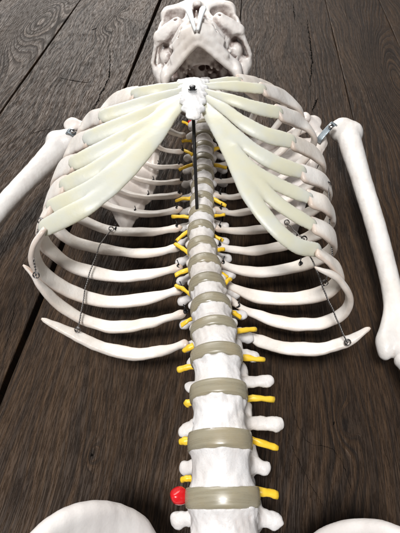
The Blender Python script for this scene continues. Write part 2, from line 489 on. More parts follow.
RR = {
 12: mk([(236,329),(262,342),(287,348),(318,349),(345,342),(370,328)], [65,54,51,54,62,74]),
 11: mk([(226,298),(252,313),(287,323.5),(322,323),(344,311),(349,295),(338,279),(315,267.5)], [65,53,50,58,78,98,116,128]),
 10: mk([(221,282),(250,295),(280,299),(308,297),(330,289),(340,275),(331,262),(315,249.5)], [65,52,51,62,84,104,120,130]),
 9: mk([(217,262),(245,271),(275,271),(305,264),(327,254),(334,242),(326,232),(311,224)], [65,53,50,62,86,110,128,138]),
 8: mk([(215,246),(245,251),(272,248),(302,240),(324,229),(332,216),(325,205),(308,197.5)], Z8(146)),
 7: mk([(213,228),(240,231),(270,228),(298,218),(321,204),(329,190),(321,180),(300.5,172)], Z8(152)),
 6: mk([(212,209),(235,213),(262,208),(292,196),(315,180),(323,165),(313,152),(290,141)], Z8(158)),
 5: mk([(211,195),(235,197),(262,189),(290,172),(308,155),(314,138),(301,122),(277.5,112.5)], Z8(162)),
 4: mk([(210,181),(233,180),(258,167),(282,150),(298,131),(301,113),(287,99),(262,89)], Z8(164)),
 3: mk([(209,167),(230,162),(252,147),(272,131),(284,113),(281,98),(266,87),(240,80)], Z8(165)),
 2: mk([(208,152),(224,145),(241,132),(254,115),(257,99),(247,89),(230,82)], [65,58,60,78,112,142,160]),
 1: mk([(207,137),(219,131),(229,120),(231,107),(223,97),(212,90)], [68,72,85,110,135,152]),
}
RIBS = {}
def rib(side, k, pts):
    path = resample(catmull(pts, 120), 90); n = len(path)
    ax = np.stack([np.full(n, 2.0), path[:, 1], np.full(n, 100.0)], 1)
    up = norm(path-ax)
    # ribs keep their flat face turned to the cage, with a slow twist near the front
    t = np.linspace(0, 1, n)
    A = np.interp(t, [0, .1, .35, .6, .8, 1], [5.4, 6.3, 6.9, 7.0, 9.6, 10.4])
    if k >= 11: A = 4.3+1.9*np.sin(math.pi*t)
    if k <= 3: A *= .92
    B = np.interp(t, [0, .5, 1], [3.0, 3.0, 2.7])
    r = np.random.RandomState(k+side*20)
    A = A*(1+.05*np.sin(t*17+r.uniform(0, 6))); B = B*(1+.07*np.sin(t*23+r.uniform(0, 6)))
    # head and neck of the rib
    A *= np.interp(t, [0, .03, .07, .13, .2], [.75, .85, .62, .75, 1]); B *= np.interp(t, [0, .03, .08, .14], [1.1, 1.15, .9, 1])
    e = np.interp(t, [0, .008, .02, 1], [.35, .75, 1, 1])
    if k >= 11:
        e2 = np.interp(t, [0, .80, .93, .98, 1], [1, 1, .72, .5, .2])
    else: e2 = np.interp(t, [0, .985, 1], [1, 1, .8])
    V, Fc = sweep(path, A*e*e2, B*e*e2, up, 24, 3.0)
    V = V+wob(V, .32, .11, k)
    o = mesh_obj('rib', V, Fc, M['rib'], SK)
    RIBS[(side, k)] = (o, path, up, A)
    return o
for k, v in LR.items(): rib(0, k, v)
for k, v in RR.items(): rib(1, k, v)

# --- small dark screws with a twisted wire tail on the ribs
def rib_screw(side, k, px, py):
    o, path, up, A = RIBS[(side, k)]
    # nearest path point in the picture plane
    best, bi = 1e9, 0
    for i, q in enumerate(path[:60]):
        zc = (q[1]*math.cos(PITCH)-(q[2]-CH)*math.sin(PITCH))
        X = 200+F*q[0]/zc; Y = 266.5-F*(q[1]*math.sin(PITCH)+(q[2]-CH)*math.cos(PITCH))/zc
        d = (X-px)**2+(Y-py)**2
        if d < best: best, bi = d, i
    c = path[bi]-up[bi]*3.0; n_ = -up[bi]
    t1 = np.array([.7, .5, .2]); parts = []
    parts.append(tube([c-n_, c+n_*1.2, c+n_*1.6], np.array([1.7, 1.7, 1.2]), 12))
    th = np.linspace(0, 9, 26)
    e1 = np.cross(n_, t1); e1 /= np.linalg.norm(e1); e2 = np.cross(n_, e1)
    parts.append(tube([c+n_*(1.0+.12*a)+(e1*math.cos(a)+e2*math.sin(a))*2.1 for a in th], .5, 6))
    sx = 1 if side == 0 else -1
    parts.append(tube([c+n_*1.5, c+n_*3.2+np.array([-1.6*sx, 2.0, 1.0]), c+n_*4+np.array([-3.4*sx, 4.6, 2.2])], .55, 6))
    V, Fc = merge(parts); mesh_obj('rib_screw', V, Fc, M['dark'], o)
for k, x, y in [(2,181,149),(3,177,163),(4,179,178),(5,177,190),(6,175,207),(7,174,226),(8,174,246),(9,175,264),(10,178,287),(11,182,310),(3,157,166),(4,152,183),(5,146.5,196),(6,134,211),(7,112,229)]:
    rib_screw(0, k, x, y)
for k, x, y in [(4,222,180),(5,222,196),(6,221,211),(7,221,228),(8,221,246),(9,224,264),(10,228,286),(11,241,306),(8,289,244),(9,303,262)]:
    rib_screw(1, k, x, y)

# --- sternum
st_pts = [P(193, 83, 168), P(193, 90, 173), P(193, 98, 178), P(193, 107, 182), P(193.5, 116.5, 184)]
lo = np.min(st_pts, 0)-28; hi = np.max(st_pts, 0)+28
f = Field(lo, hi, .8); zax = (0, .25, .97)
for i, r in enumerate([(14.5, 12.6), (12.6, 11.4), (11.4, 9.0), (9.0, 6.6)]):
    f.cap(st_pts[i], st_pts[i+1], r[0], r[1], 3, flat=(zax, 3.1))
for q, u in enumerate([.04, .26, .48, .7, .88]):
    c = resample(np.array(st_pts), 50)[int(u*49)]
    wd = [14, 12.2, 11, 9.4, 7.4][q]
    for s in (-1, 1):
        f.ell(c+np.array([s*wd, 3, 0]), (3.2, 3.0, 2.6), 2.5)
        f.ell(c+np.array([s*(wd+1.8), -5.5, 0]), (2.2, 2.0, 9), 1.5, 'sub')
f.rough(.28, .4, 3)
ster = build('sternum', f, M['white'], SK)
# bolt through the sternum and the black strut down to the spine
bp = P(192.5, 91, 181)
def hexnut(c, r, h_):
    V, Fc = [], []
    for z_, q in ((0, 1), (h_*.8, 1), (h_, .86)):
        for j in range(6): V.append((c[0]+r*q*math.cos(j*math.pi/3), c[1]+r*q*math.sin(j*math.pi/3), c[2]+z_))
    for i in range(2):
        for j in range(6):
            k = (j+1) % 6; Fc.append((i*6+j, i*6+k, (i+1)*6+k, (i+1)*6+j))
    Fc += [tuple(range(6))[::-1], tuple(12+j for j in range(6))]
    return np.array(V), Fc
V, Fc = merge([tube([bp+np.array([0, 0, -6]), bp+np.array([0, 0, -1.5])], 5.2, 24)]); 
mesh_obj('washer', V, Fc, M['steel'], ster)
V, Fc = hexnut(bp+np.array([0, 0, -1.6]), 4.3, 4.4); mesh_obj('hex_nut', V, Fc, M['steel'], ster, False)
th = [bp+np.array([0, 0, q]) for q in np.linspace(0, 5.2, 15)]
V, Fc = tube(th, np.array([3.0 if q % 2 else 2.6 for q in range(14)]+[1.9]), 14); mesh_obj('bolt', V, Fc, M['dark'], ster)
r0 = P(197, 209, 84); r1 = bp+np.array([0, 0, -8])
V, Fc = tube([r0, r0+(r1-r0)*.5, r1], 1.75, 14); mesh_obj('sternum_strut', V, Fc, M['rod'], SK)

# --- costal cartilage: one moulded translucent piece each side
CL = [
 [(46,227,142),(62,219,148),(85,207,155),(107,190,160),(127,171,166),(145,151,171),(160,132,176),(172,115,178),(184,102,177)],
 [(53,206,147),(75,197,154),(98,183,161),(120,166,167),(140,148,172),(158,130,176)],
 [(66,184.5,153),(88,174,160),(112,159,167),(135,143,172),(155,127,176),(172,110,177)],
 [(76,162.5,158),(100,151,165),(122,139,171),(145,126,176),(166,110,178),(184,98,177)],
 [(90,138,163),(112,129,169),(135,119,174),(158,108,177),(184,96,176)],
 [(105,115.5,166),(130,108,171),(157,99,175),(184,90,174)],
 [(136,93.5,167),(158,90,171),(184,86,171)],
 [(158,90,165),(184,84,168)],
]
CR = [
 [(315,249.5,130),(298,246,136),(281,234,143),(264,215,150),(249,193,157),(237,170,164),(226,147,170),(214,126,175),(204,110,177)],
 [(311,224,138),(292,213,145),(273,199,152),(257,183,159),(242,163,166),(230,145,171)],
 [(308,197.5,146),(287,189,152),(266,178,159),(249,165,165),(235,148,171)],
 [(300.5,172,152),(278,164,160),(256,152,167),(236,136,173),(219,119,177),(204,103,177)],
 [(290,141,158),(265,134,166),(242,122,172),(222,107,176),(203,96,176)],
 [(277.5,112.5,162),(255,107,169),(230,99,174),(203,91,174)],
 [(262,89,164),(235,86,169),(203,86,171)],
 [(240,80,165),(222,81,168),(203,83,168)],
]
for CC, name, wd in ((CL, 'costal_cartilage', [8.4, 7.4, 7.6, 8.0, 8.0, 7.6, 6.5, 4.5]), (CR, 'costal_cartilage', [7.2, 6.3, 6.2, 7.1, 7.2, 6.8, 5.9, 4.3])):
    pts = [[P(*q) for q in c] for c in CC]
    allp = np.vstack(pts); f = Field(allp.min(0)-14, allp.max(0)+14, 1.15)
    for c, w in zip(pts, wd):
        cc = resample(catmull(c, 160), 36)
        rs = np.interp(np.linspace(0, 1, 36), [0, .1, .45, .75, 1], [w*.9, w, w, w*.82, w*.55])
        mid = cc
        nr = norm(norm(np.stack([mid[:, 0]*.8, np.full(36, 0.), mid[:, 2]-60], 1))-np.array([0, .75, 0]))
        Tc = norm(np.gradient(cc, axis=0)); nr = norm(nr-(nr*Tc).sum(1, keepdims=True)*Tc)
        f.path(cc, rs, 3.6, flat=(nr, 2.9))
    f.rough(.22, .06, 5)
    build(name, f, M['cart'], SK)

# --- shoulder blades
def scapula(pts_med, inf, glen, sup, acro, cora, lo, hi, seed, spine_root):
    f = Field(lo, hi, 1.2)
    A = np.array(pts_med); G = np.array(glen)
    # thin blade as a fan of flat capsules
    for i in range(len(A)-1):
        for t in np.linspace(0, 1, 7):
            q = A[i]*(1-t)+A[i+1]*t
            f.cap(q, G, 7.0, 7.0, 2, flat=((0, 0, 1), 3.6))
    f.path([A[-1], (A[-1]*.5+G*.5)+np.array([0, -4, 0]), G], [6, 5, 7], 3)
    f.path(A, 3.4, 2)
    f.ell(G+np.array([0, 0, 2]), (9, 16, 10), 5)
    f.path([spine_root, (spine_root+acro)/2+np.array([0, 2, -2]), acro], [4, 4.5, 8], 4, flat=((0, 0, 1), .9))
    f.ell(acro, (11, 13, 6), 4)
    f.path([G+np.array([0, 14, 4]), cora+np.array([0, 6, -2]), cora], [7, 6, 5.5], 4)
    f.rough(.5, .08, seed)
    build('scapula', f, M['scap'], SK)
med = [P(158,128,38), P(156,150,36), P(153,172,35), P(147,198,33), P(126,226,32)]
scapula(med, None, P(84,150,52), None, P(72,124,68), P(90,118,80), (-235, 240, 16), (-20, 600, 110), 2, P(155,150,38))
med = [P(244,140,38), P(250,162,36), P(256,188,34), P(266,215,32), P(288,240,32)]
scapula(med, None, P(319,142,52), None, P(313,122,66), P(306,118,78), (30, 230, 16), (250, 600, 110), 3, P(246,160,38))

# --- upper arm bones
def humerus(head, mid, elb, side, seed, rs=(17, 11.5, 10, 11)):
    head, mid, elb = map(np.array, (head, mid, elb))
    al = np.vstack([head, mid, elb]); f = Field(al.min(0)-44, al.max(0)+44, 1.3)
    ax = norm(elb-head); lat = norm(np.cross(ax, [0, 0, 1.]))*side
    f.ell(head-lat*6-ax*1, (17.5, 17.5, 17), 6)
    f.ell(head+lat*8+ax*8+np.array([0, 0, 3]), (10.5, 15, 13), 7)
    f.ell(head+ax*14+np.array([0, 0, 10])+lat*1, (5, 11, 5), 6)
    c = resample(catmull([head+ax*6, head+ax*45, mid, elb-ax*50, elb-ax*6], 60), 16)
    r = np.interp(np.linspace(0, 1, 16), [0, .12, .25, .5, .8, .93, 1], [15.5, 14, 12, 10.6, 9.6, 10.2, 11])
    f.path(c, r, 4)
    f.cap(head+ax*24+lat*3+np.array([0, 0, 7]), head+ax*120+np.array([0, 0, 6]), 4, 2.6, 8)
    # condyles and the ridges running down to them
    f.cap(elb-ax*55+lat*6, elb-ax*8+lat*18, 3.0, 5, 6); f.cap(elb-ax*48-lat*5, elb-ax*8-lat*19, 3.0, 5, 6)
    f.ell(elb+ax*12-lat*9+np.array([0, 0, 2]), (7, 9, 9), 3); f.ell(elb+ax*10-lat*22+np.array([0, 0, -2]), (6, 7, 7), 4)
    f.cap(elb-lat*20+ax*4, elb+lat*20+ax*4, 8, 8, 6)
    f.cap(elb-ax*28, elb-lat*21-ax*2, 6, 6, 8)
    f.cap(elb-ax*28, elb+lat*21+ax*0, 6, 6, 8)
    f.ell(elb+lat*12+ax*9+np.array([0, 0, 3]), (11, 10, 11), 4)
    f.ell(elb-ax*4+np.array([0, 0, 15]), (9, 9, 7), 5, 'sub')
    f.rough(.35, .035, seed); f.rough(.12, .25, seed+1)
    return build('humerus', f, M['bone'], SK)
hr = humerus(P(347,131,58), P(376,228,50), P(407,343,44), -1, 11)
hl_head, hl_mid = P(64,141,62), P(6,203,54)
hd = norm(hl_mid-hl_head)
hl = humerus(hl_head, hl_mid, hl_head+hd*300+np.array([0, 0, -14]), 1, 12)
# forearm bone ends past the right elbow
e = P(407, 343, 44)
f = Field(e+np.array([-30, -275, -44]), e+np.array([100, 20, 30]), 1.6)
f.path(catmull([e+np.array([12, -10, 2]), e+np.array([22, -40, -4]), e+np.array([40, -140, -12]), e+np.array([60, -250, -24])], 16), [12, 11, 9, 8]+[7]*8+[6.5, 6.5, 7, 8], 4)
f.rough(.3, .06, 3); build('ulna', f, M['bone'], SK)
f = Field(e+np.array([-40, -275, -44]), e+np.array([80, 10, 30]), 1.6)
f.path(catmull([e+np.array([-9, -20, 2]), e+np.array([-4, -40, -2]), e+np.array([8, -140, -10]), e+np.array([38, -250, -22])], 16), [9, 7.5, 6.5]+[7]*9+[8, 9, 11, 13], 4)
f.rough(.3, .06, 4); build('radius', f, M['bone'], SK)

# --- shoulder brackets: bent zinc strip with a screw
def bracket(a, b_, nrm, parent, sp):
    a, b_ = np.array(a), np.array(b_); t = norm(b_-a)
    path = [a-t*4-nrm*6, a-t*1.6-nrm*1.2, a, a*.5+b_*.5+nrm*.8, b_-nrm*1.0, b_+t*3-nrm*5]
    path = resample(catmull(path, 40), 26)
    n = len(path)
    V, Fc = sweep(path, np.full(n, 3.9), np.full(n, 1.1), np.tile(nrm, (n, 1)), 24, 5)
    o = mesh_obj('shoulder_bracket', V, Fc, M['bracket'], parent)
    V, Fc = merge([tube([sp+nrm*.6, sp+nrm*2.4, sp+nrm*3.4], np.array([3.4, 3.3, 2.2]), 20)])
    mesh_obj('bracket_screw', V, Fc, M['steel'], o)
    V, Fc = tube([sp+nrm*2.6, sp+nrm*3.6], 1.35, 6); mesh_obj('screw_socket', V, Fc, M['dark'], o)
nz = norm(np.array([-.25, -.35, .9])); s0 = P(331,127,80)
bracket(P(333,124,80), P(320,138,68), nz, hr, s0)
nz = norm(np.array([.30, -.30, .9])); s0 = P(72.5,131.5,83)
bracket(P(70,131,82), P(78,137,74), nz, hl, s0)

# --- twisted wires that hold the lower ribs
def wire(pts, tw=5.0):
    c = resample(catmull([P(*q) for q in pts], 200), 260); n = len(c)
    c = c+wob(c, .7, .10, 9)
    T = norm(np.gradient(c, axis=0)); u = norm(np.cross(T, [0.3, .2, 1])); v = np.cross(T, u)
    L = np.r_[0, np.cumsum(np.linalg.norm(np.diff(c, axis=0), axis=1))]
    parts = []
    for ph in (0, math.pi):
        a = L/tw*2*math.pi+ph
        parts.append(tube(c+(u*np.cos(a)[:, None]+v*np.sin(a)[:, None])*.42, .40, 6))
    for e_, q in ((0, 1), (-1, -1)):
        th_ = np.linspace(0, 11, 40); cen = c[e_]
        parts.append(tube(np.array([cen+2.6*np.array([math.cos(t), .55*math.sin(t), .8*math.sin(t)])+np.array([0, .15*t, 0]) for t in th_]), .42, 6))
    V, Fc = merge(parts); mesh_obj('binding_wire', V, Fc, M['wire'], SK)
wire([(112,229,60),(103,240,66),(98,254,68),(90,274,66),(84,297,68),(79,318,66),(77,331,68)])
wire([(40,222,142),(35,243,136),(34,262,122),(36,275,118)])
wire([(328,186,128),(331,205,124),(330,230,120),(331,255,112),(325,284,96)], 4)
wire([(303,240,100),(312,261,112),(321,283,106),(334,312,90),(347,344,70)], 4)
wire([(287,222,64),(296,232,76),(303,240,100)], 4)

# --- hip bones (their crests enter at the bottom of the picture)
def hip(crest, low, lo, hi, seed):
    f = Field(lo, hi, 1.8)
    c = resample(catmull(crest, 80), 26); low = np.array(low)
    for i, q in enumerate(c):
        e_ = low+np.array([0, 0, 0]); mid = (q+e_)/2+np.array([0, 0, -10.])
        f.cap(q, mid, 5.2, 4.6, 5); f.cap(mid, e_, 4.6, 14, 5)
    for i in range(25):
        for t in (.25, .5, .75):
            a = c[i]*(1-t)+low*t+np.array([0, 0, -20*t*(1-t)*2]); b_ = c[i+1]*(1-t)+low*t+np.array([0, 0, -20*t*(1-t)*2])
            f.cap(a, b_, 5, 5, 4)
    f.path(c, 6.2, 4)
    f.ell(low, (30, 30, 30), 10)
    f.rough(.6, .05, seed)
    build('hip_bone', f, M['ilium'], SK)
crest = [P(153,558,66), P(146,540,72), P(134,526,80), P(113,517,92), P(90,515.5,104), P(64,522,114), P(40,540,120), P(20,570,124), P(8,610,124)]
hip(crest, (-72, -95, 70), (-165, -150, 20), (10, 90, 160), 21)
crest = [P(310,566,66), P(316,550,72), P(328,539,80), P(347,533,90), P(370,532,100), P(398,541,112), P(425,562,118), P(440,600,120)]
hip(crest, (95, -95, 70), (20, -150, 20), (200, 90, 160), 22)

# --- skull, local axes: x side, y towards the crown, z face
f = Field((-84, -92, -104), (84, 116, 104), 1.25)
f.ell((0, 34, -4), (70, 70, 82), 4)
f.ell((0, 52, 22), (60, 48, 58), 14)
f.cap((-40, 42, 66), (40, 42, 66), 12, 12, 12)             # brow
f.ell((0, 20, 45), (44, 34, 34), 10)
f.ell((0, -10, 50), (30, 24, 30), 8)                       # maxilla
for s in (-1, 1):
    f.cap((s*28, 4, 72), (s*52, 4, 56), 9, 10, 6)         # cheek
    f.cap((s*50, 30, 58), (s*53, 6, 52), 6, 8, 5)
    f.path([(s*54, 2, 50), (s*66, 0, 32), (s*68, 1, 14), (s*62, 3, -2)], [7, 4.6, 4.2, 6], 4, flat=((1, 0, 0), 1.3))
    f.ell((s*52, -14, -12), (11, 17, 13), 6)               # mastoid
    f.cap((s*50, -12, -8), (s*50, -26, -6), 9, 6, 4)
# temple hollow beside the cheek arch
for s in (-1, 1):
    f.ell((s*60, -4, 28), (13, 40, 22), 5, 'sub')
    f.ell((s*45, -26, 22), (17, 22, 22), 6, 'sub'); f.ell((s*52, -12, 40), (13, 20, 17), 4, 'sub')
f.ell((0, -28, 8), (30, 22, 22), 8, 'sub')
# restore arches after hollowing
for s in (-1, 1):
    f.path([(s*48, 4, 60), (s*60, 1, 48), (s*68.5, 0, 26), (s*65, 2, -2)], [8, 4.6, 3.8, 6], 2, flat=((1, 0, 0), 1.3))
    f.ell((s*57, -2, 5), (11, 17, 18), 6); f.ell((s*47, 6, 30), (12, 15, 13), 4)
    f.cap((s*13, -6, 32), (s*15, -30, 30), 3.4, 3, 2.5, flat=((1, 0, 0), 1.6))   # pterygoid plates
    f.cap((s*20, -6, 28), (s*24, -27, 24), 3, 2.4, 2.5)
    f.ell((s*15, -10, -18), (7, 8, 12), 4)             
    f.cap((s*38, -8, -6), (s*36, -34, 2), 3, 1.4, 2)       # styloid
f.ell((0, -8, 10), (12, 10, 26), 6)
f.ell((0, -12, -32), (15, 22, 18), 4, 'sub')               # foramen magnum
for s in (-1, 1):
    f.ell((s*24, -4, 4), (5, 8, 5), 2, 'sub'); f.ell((s*30, -2, -10), (5, 8, 6), 2, 'sub'); f.ell((s*17, -4, 20), (4, 8, 4), 2, 'sub')
rb = np.random.RandomState(12)
for q in range(95):
    c_ = (rb.uniform(-42, 42), rb.uniform(-20, -3), rb.uniform(-30, 56)); r_ = rb.uniform(2.4, 6.5, 3)
    f.ell(c_, r_, 1.4, 'add' if q % 3 else 'sub')
for s in (-1, 1):
    f.path([(s*40, -8, -4), (s*30, -16, 14), (s*33, -14, 34), (s*22, -20, 50)], [4, 3.2, 3, 3.4], 1.5)
    f.path([(s*12, -12, 22), (s*20, -18, 34), (s*15, -24, 50)], [3, 2.6, 3], 1.5)
for q in range(24):
    f.ell((rb.uniform(-38, 38), rb.uniform(-14, -2), rb.uniform(-20, 42)), rb.uniform(2.5, 5, 3), 1.2, 'sub')
# alveolar arch
arch = lambda t, rx, rz, z0: np.array([rx*math.sin(t), 0, z0+rz*math.cos(t)])
for t in np.linspace(-1.5, 1.5, 22):
    q = arch(t, 28, 36, 44); f.cap(q+np.array([0, -14, 0]), q+np.array([0, -29, 0]), 7, 5.5, 3)
f.ell((0, -36, 48), (20, 14, 24), 4, 'sub')
# eye sockets
for s in (-1, 1):
    f.ell((s*35, 23, 72), (19, 15, 20), 3, 'sub'); f.cap((s*33, 22, 68), (s*18, 20, 34), 13, 5, 4, 'sub')
# nose opening
f.ell((0, 3, 84), (12.5, 14, 30), 2, 'sub'); f.ell((0, 14, 84), (8, 14, 30), 2, 'sub')
f.ell((0, -6, 92), (9, 9, 12), 2, 'sub')
f.cap((0, 40, 76), (0, 20, 88), 5.5, 4.5, 4, flat=((1, 0, 0), .8))
f.cap((0, -13, 74), (0, -13, 93), 3.6, 2.0, 2)
f.cap((0, -8, 60), (0, 24, 60), 1.3, 1.3, 1)
for s in (-1, 1):
    f.cap((s*7, -4, 66), (s*8, 10, 64), 2.4, 2.6, 2); f.ell((s*29, 2, 80), (2.6, 2.6, 8), 1, 'sub')
f.rough(.5, .07, 31); f.rough(.2, .3, 32)
FL = R(3); TW = R(5)
ms = np.eye(4)
rx = np.array([[1, 0, 0], [0, math.cos(FL), -math.sin(FL)], [0, math.sin(FL), math.cos(FL)]])
ry = np.array([[math.cos(TW), 0, -math.sin(TW)], [0, 1, 0], [math.sin(TW), 0, math.cos(TW)]])
ms[:3, :3] = rx@ry; ms[:3, 3] = (3.5, 592, 87)
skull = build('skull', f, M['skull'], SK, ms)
# mandible
f = Field((-74, -72, -20), (74, 10, 108), 1.1)
jaw = []
for t in np.linspace(-1, 1, 25):
    a = abs(t); ar = math.sqrt(a*a+.006)
    jaw.append(np.array([49*t, -52+6*ar, 75-50*ar]))
for dy, r in ((1.5, 4.2), (7, 4.8), (14, 5.0)):
    f.path([q+np.array([0, dy, dy*.95*(1-abs(q[0])/60)]) for q in jaw], r, 3)
for s in (-1, 1):
    g = jaw[24] if s > 0 else jaw[0]
    f.cap(g, (s*56, -2, -2), 7, 5, 6, flat=((1, 0, 0), 1.6)); f.cap(g+np.array([-s*4, 8, 6]), (s*52, 0, 24), 5, 2.6, 6, flat=((1, 0, 0), 1.8))
    f.cap(g+np.array([0, 6, 2]), (s*54, -20, 6), 8, 7, 8, flat=((1, 0, 0), 1.9))
    f.ell((s*55, -1, -3), (8, 5, 5), 3)
    # front wall of the jaw rising to the toothless gum line
    f.path([(s*2, -40, 84), (s*16, -37, 78), (s*29, -36, 64)], [7, 7, 5], 4)
    f.path([(s*3, -47, 80), (s*18, -44, 68), (s*34, -42, 50)], [5.5, 5, 4.5], 5)
    f.path([(s*3, -30, 88), (s*18, -27, 80), (s*30, -25, 64)], [5, 5, 5], 4)
    f.ell((s*21, -31, 86), (2.0, 2.0, 8), 1, 'sub'); f.ell((s*24, -37, 80), (1.6, 1.6, 8), 1, 'sub')
    f.ell((s*15, -24, 88), (4, 5, 12), 2, 'sub')
f.ell((0, -26, 92), (7.5, 8, 16), 2, 'sub')
f.rough(.45, .08, 41)
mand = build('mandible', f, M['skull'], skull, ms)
# two long glossy white front strips that meet at the chin
n = NT('strip_enamel'); n.b.inputs['Base Color'].default_value = (.86, .89, .90, 1); n.b.inputs['Roughness'].default_value = .18
for sx in (-1, 1):
    p0, p1 = np.array([sx*9.5, -16, 98.]), np.array([sx*1.8, -54, 89.])
    pth = catmull([p0, p0*.5+p1*.5+np.array([0, -2, 3]), p1], 12)
    V, Fc = sweep(pth, np.linspace(4.6, 1.6, 12)*np.interp(np.arange(12), [0, 1, 11], [.7, 1, 1]), np.full(12, 2.0), np.tile([0, .3, 1.], (12, 1)), 16, 3)
    mesh_obj('front_strip', V@ms[:3, :3].T+ms[:3, 3], Fc, n.m, mand)

# ------------------------------------------------------------------ wooden boards
AZ = math.atan2(65.0, F*math.cos(PITCH)+528*math.sin(PITCH))
def uv(px, py):
    q = P(px, py, 0)*.001; c, s = math.cos(AZ), math.sin(AZ)
    return (q[0]*c-q[1]*s, q[0]*s+q[1]*c)
seams = [-1.17, -.975, -.78, -.588, uv(80, 0)[0], uv(140, 50)[0], uv(242, 0)[0], uv(340, 62)[0], uv(388, 20)[0], .515, .71, .905, 1.1]
gaps = [.002]*13; gaps[4] = .0035; gaps[5] = .0062; gaps[6] = .002; gaps[7] = .0014; gaps[8] = .0012
V, Fc, ids = [], [], []
def board(u0, u1, v0, v1, k):
    th_, bv = -.022, .0011
    o = len(V); n_ = 60
    prof = [(u0, th_), (u0, -bv*1.3), (u0+bv*.35, -bv*.35), (u0+bv*1.3, 0), (u1-bv*1.3, 0), (u1-bv*.35, -bv*.35), (u1, -bv*1.3), (u1, th_)]
    rr = np.random.RandomState(k+5); ph = rr.uniform(0, 6, 4)
    for i in range(n_+1):
        v = v0+(v1-v0)*i/n_
        e0 = .0006*math.sin(v*9+ph[0])+.0004*math.sin(v*31+ph[1]); e1 = .0006*math.sin(v*8+ph[2])+.0004*math.sin(v*27+ph[3])
        for j, (u, z) in enumerate(prof): V.append((u+(e0 if j < 4 else e1), v, z))
    m = len(prof)
    for i in range(n_):
        for j in range(m-1): Fc.append((o+i*m+j, o+i*m+j+1, o+(i+1)*m+j+1, o+(i+1)*m+j)); ids.append(k)
        Fc.append((o+i*m+m-1, o+i*m, o+(i+1)*m, o+(i+1)*m+m-1)); ids.append(k)
for k in range(12):
    board(seams[k]+gaps[k]/2, seams[k+1]-gaps[k+1]/2, -.9, 2.6, k)
V, Fc = np.array(V), [q[::-1] for q in Fc]
me = bpy.data.meshes.new('wooden_boards'); me.from_pydata(V.tolist(), [], Fc)
at = me.attributes.new('board', 'FLOAT', 'FACE'); at.data.foreach_set('value', [float(k) for k in ids]); me.update()
wood_o = bpy.data.objects.new('wooden_boards', me); COL.objects.link(wood_o); wood_o.rotation_euler = (0, 0, -AZ)
wood_o['kind'] = 'structure'
me2 = bpy.data.meshes.new('board_underlay')
me2.from_pydata([(-1.4, -1, -.0215), (1.4, -1, -.0215), (1.4, 2.7, -.0215), (-1.4, 2.7, -.0215)], [], [(0, 1, 2, 3)])
un = bpy.data.objects.new('board_underlay', me2); COL.objects.link(un); un.rotation_euler = (0, 0, -AZ); un['kind'] = 'structure'
nn = NT('underlay'); nn.b.inputs['Base Color'].default_value = (.008, .007, .006, 1); nn.b.inputs['Roughness'].default_value = .9
me2.materials.append(nn.m)

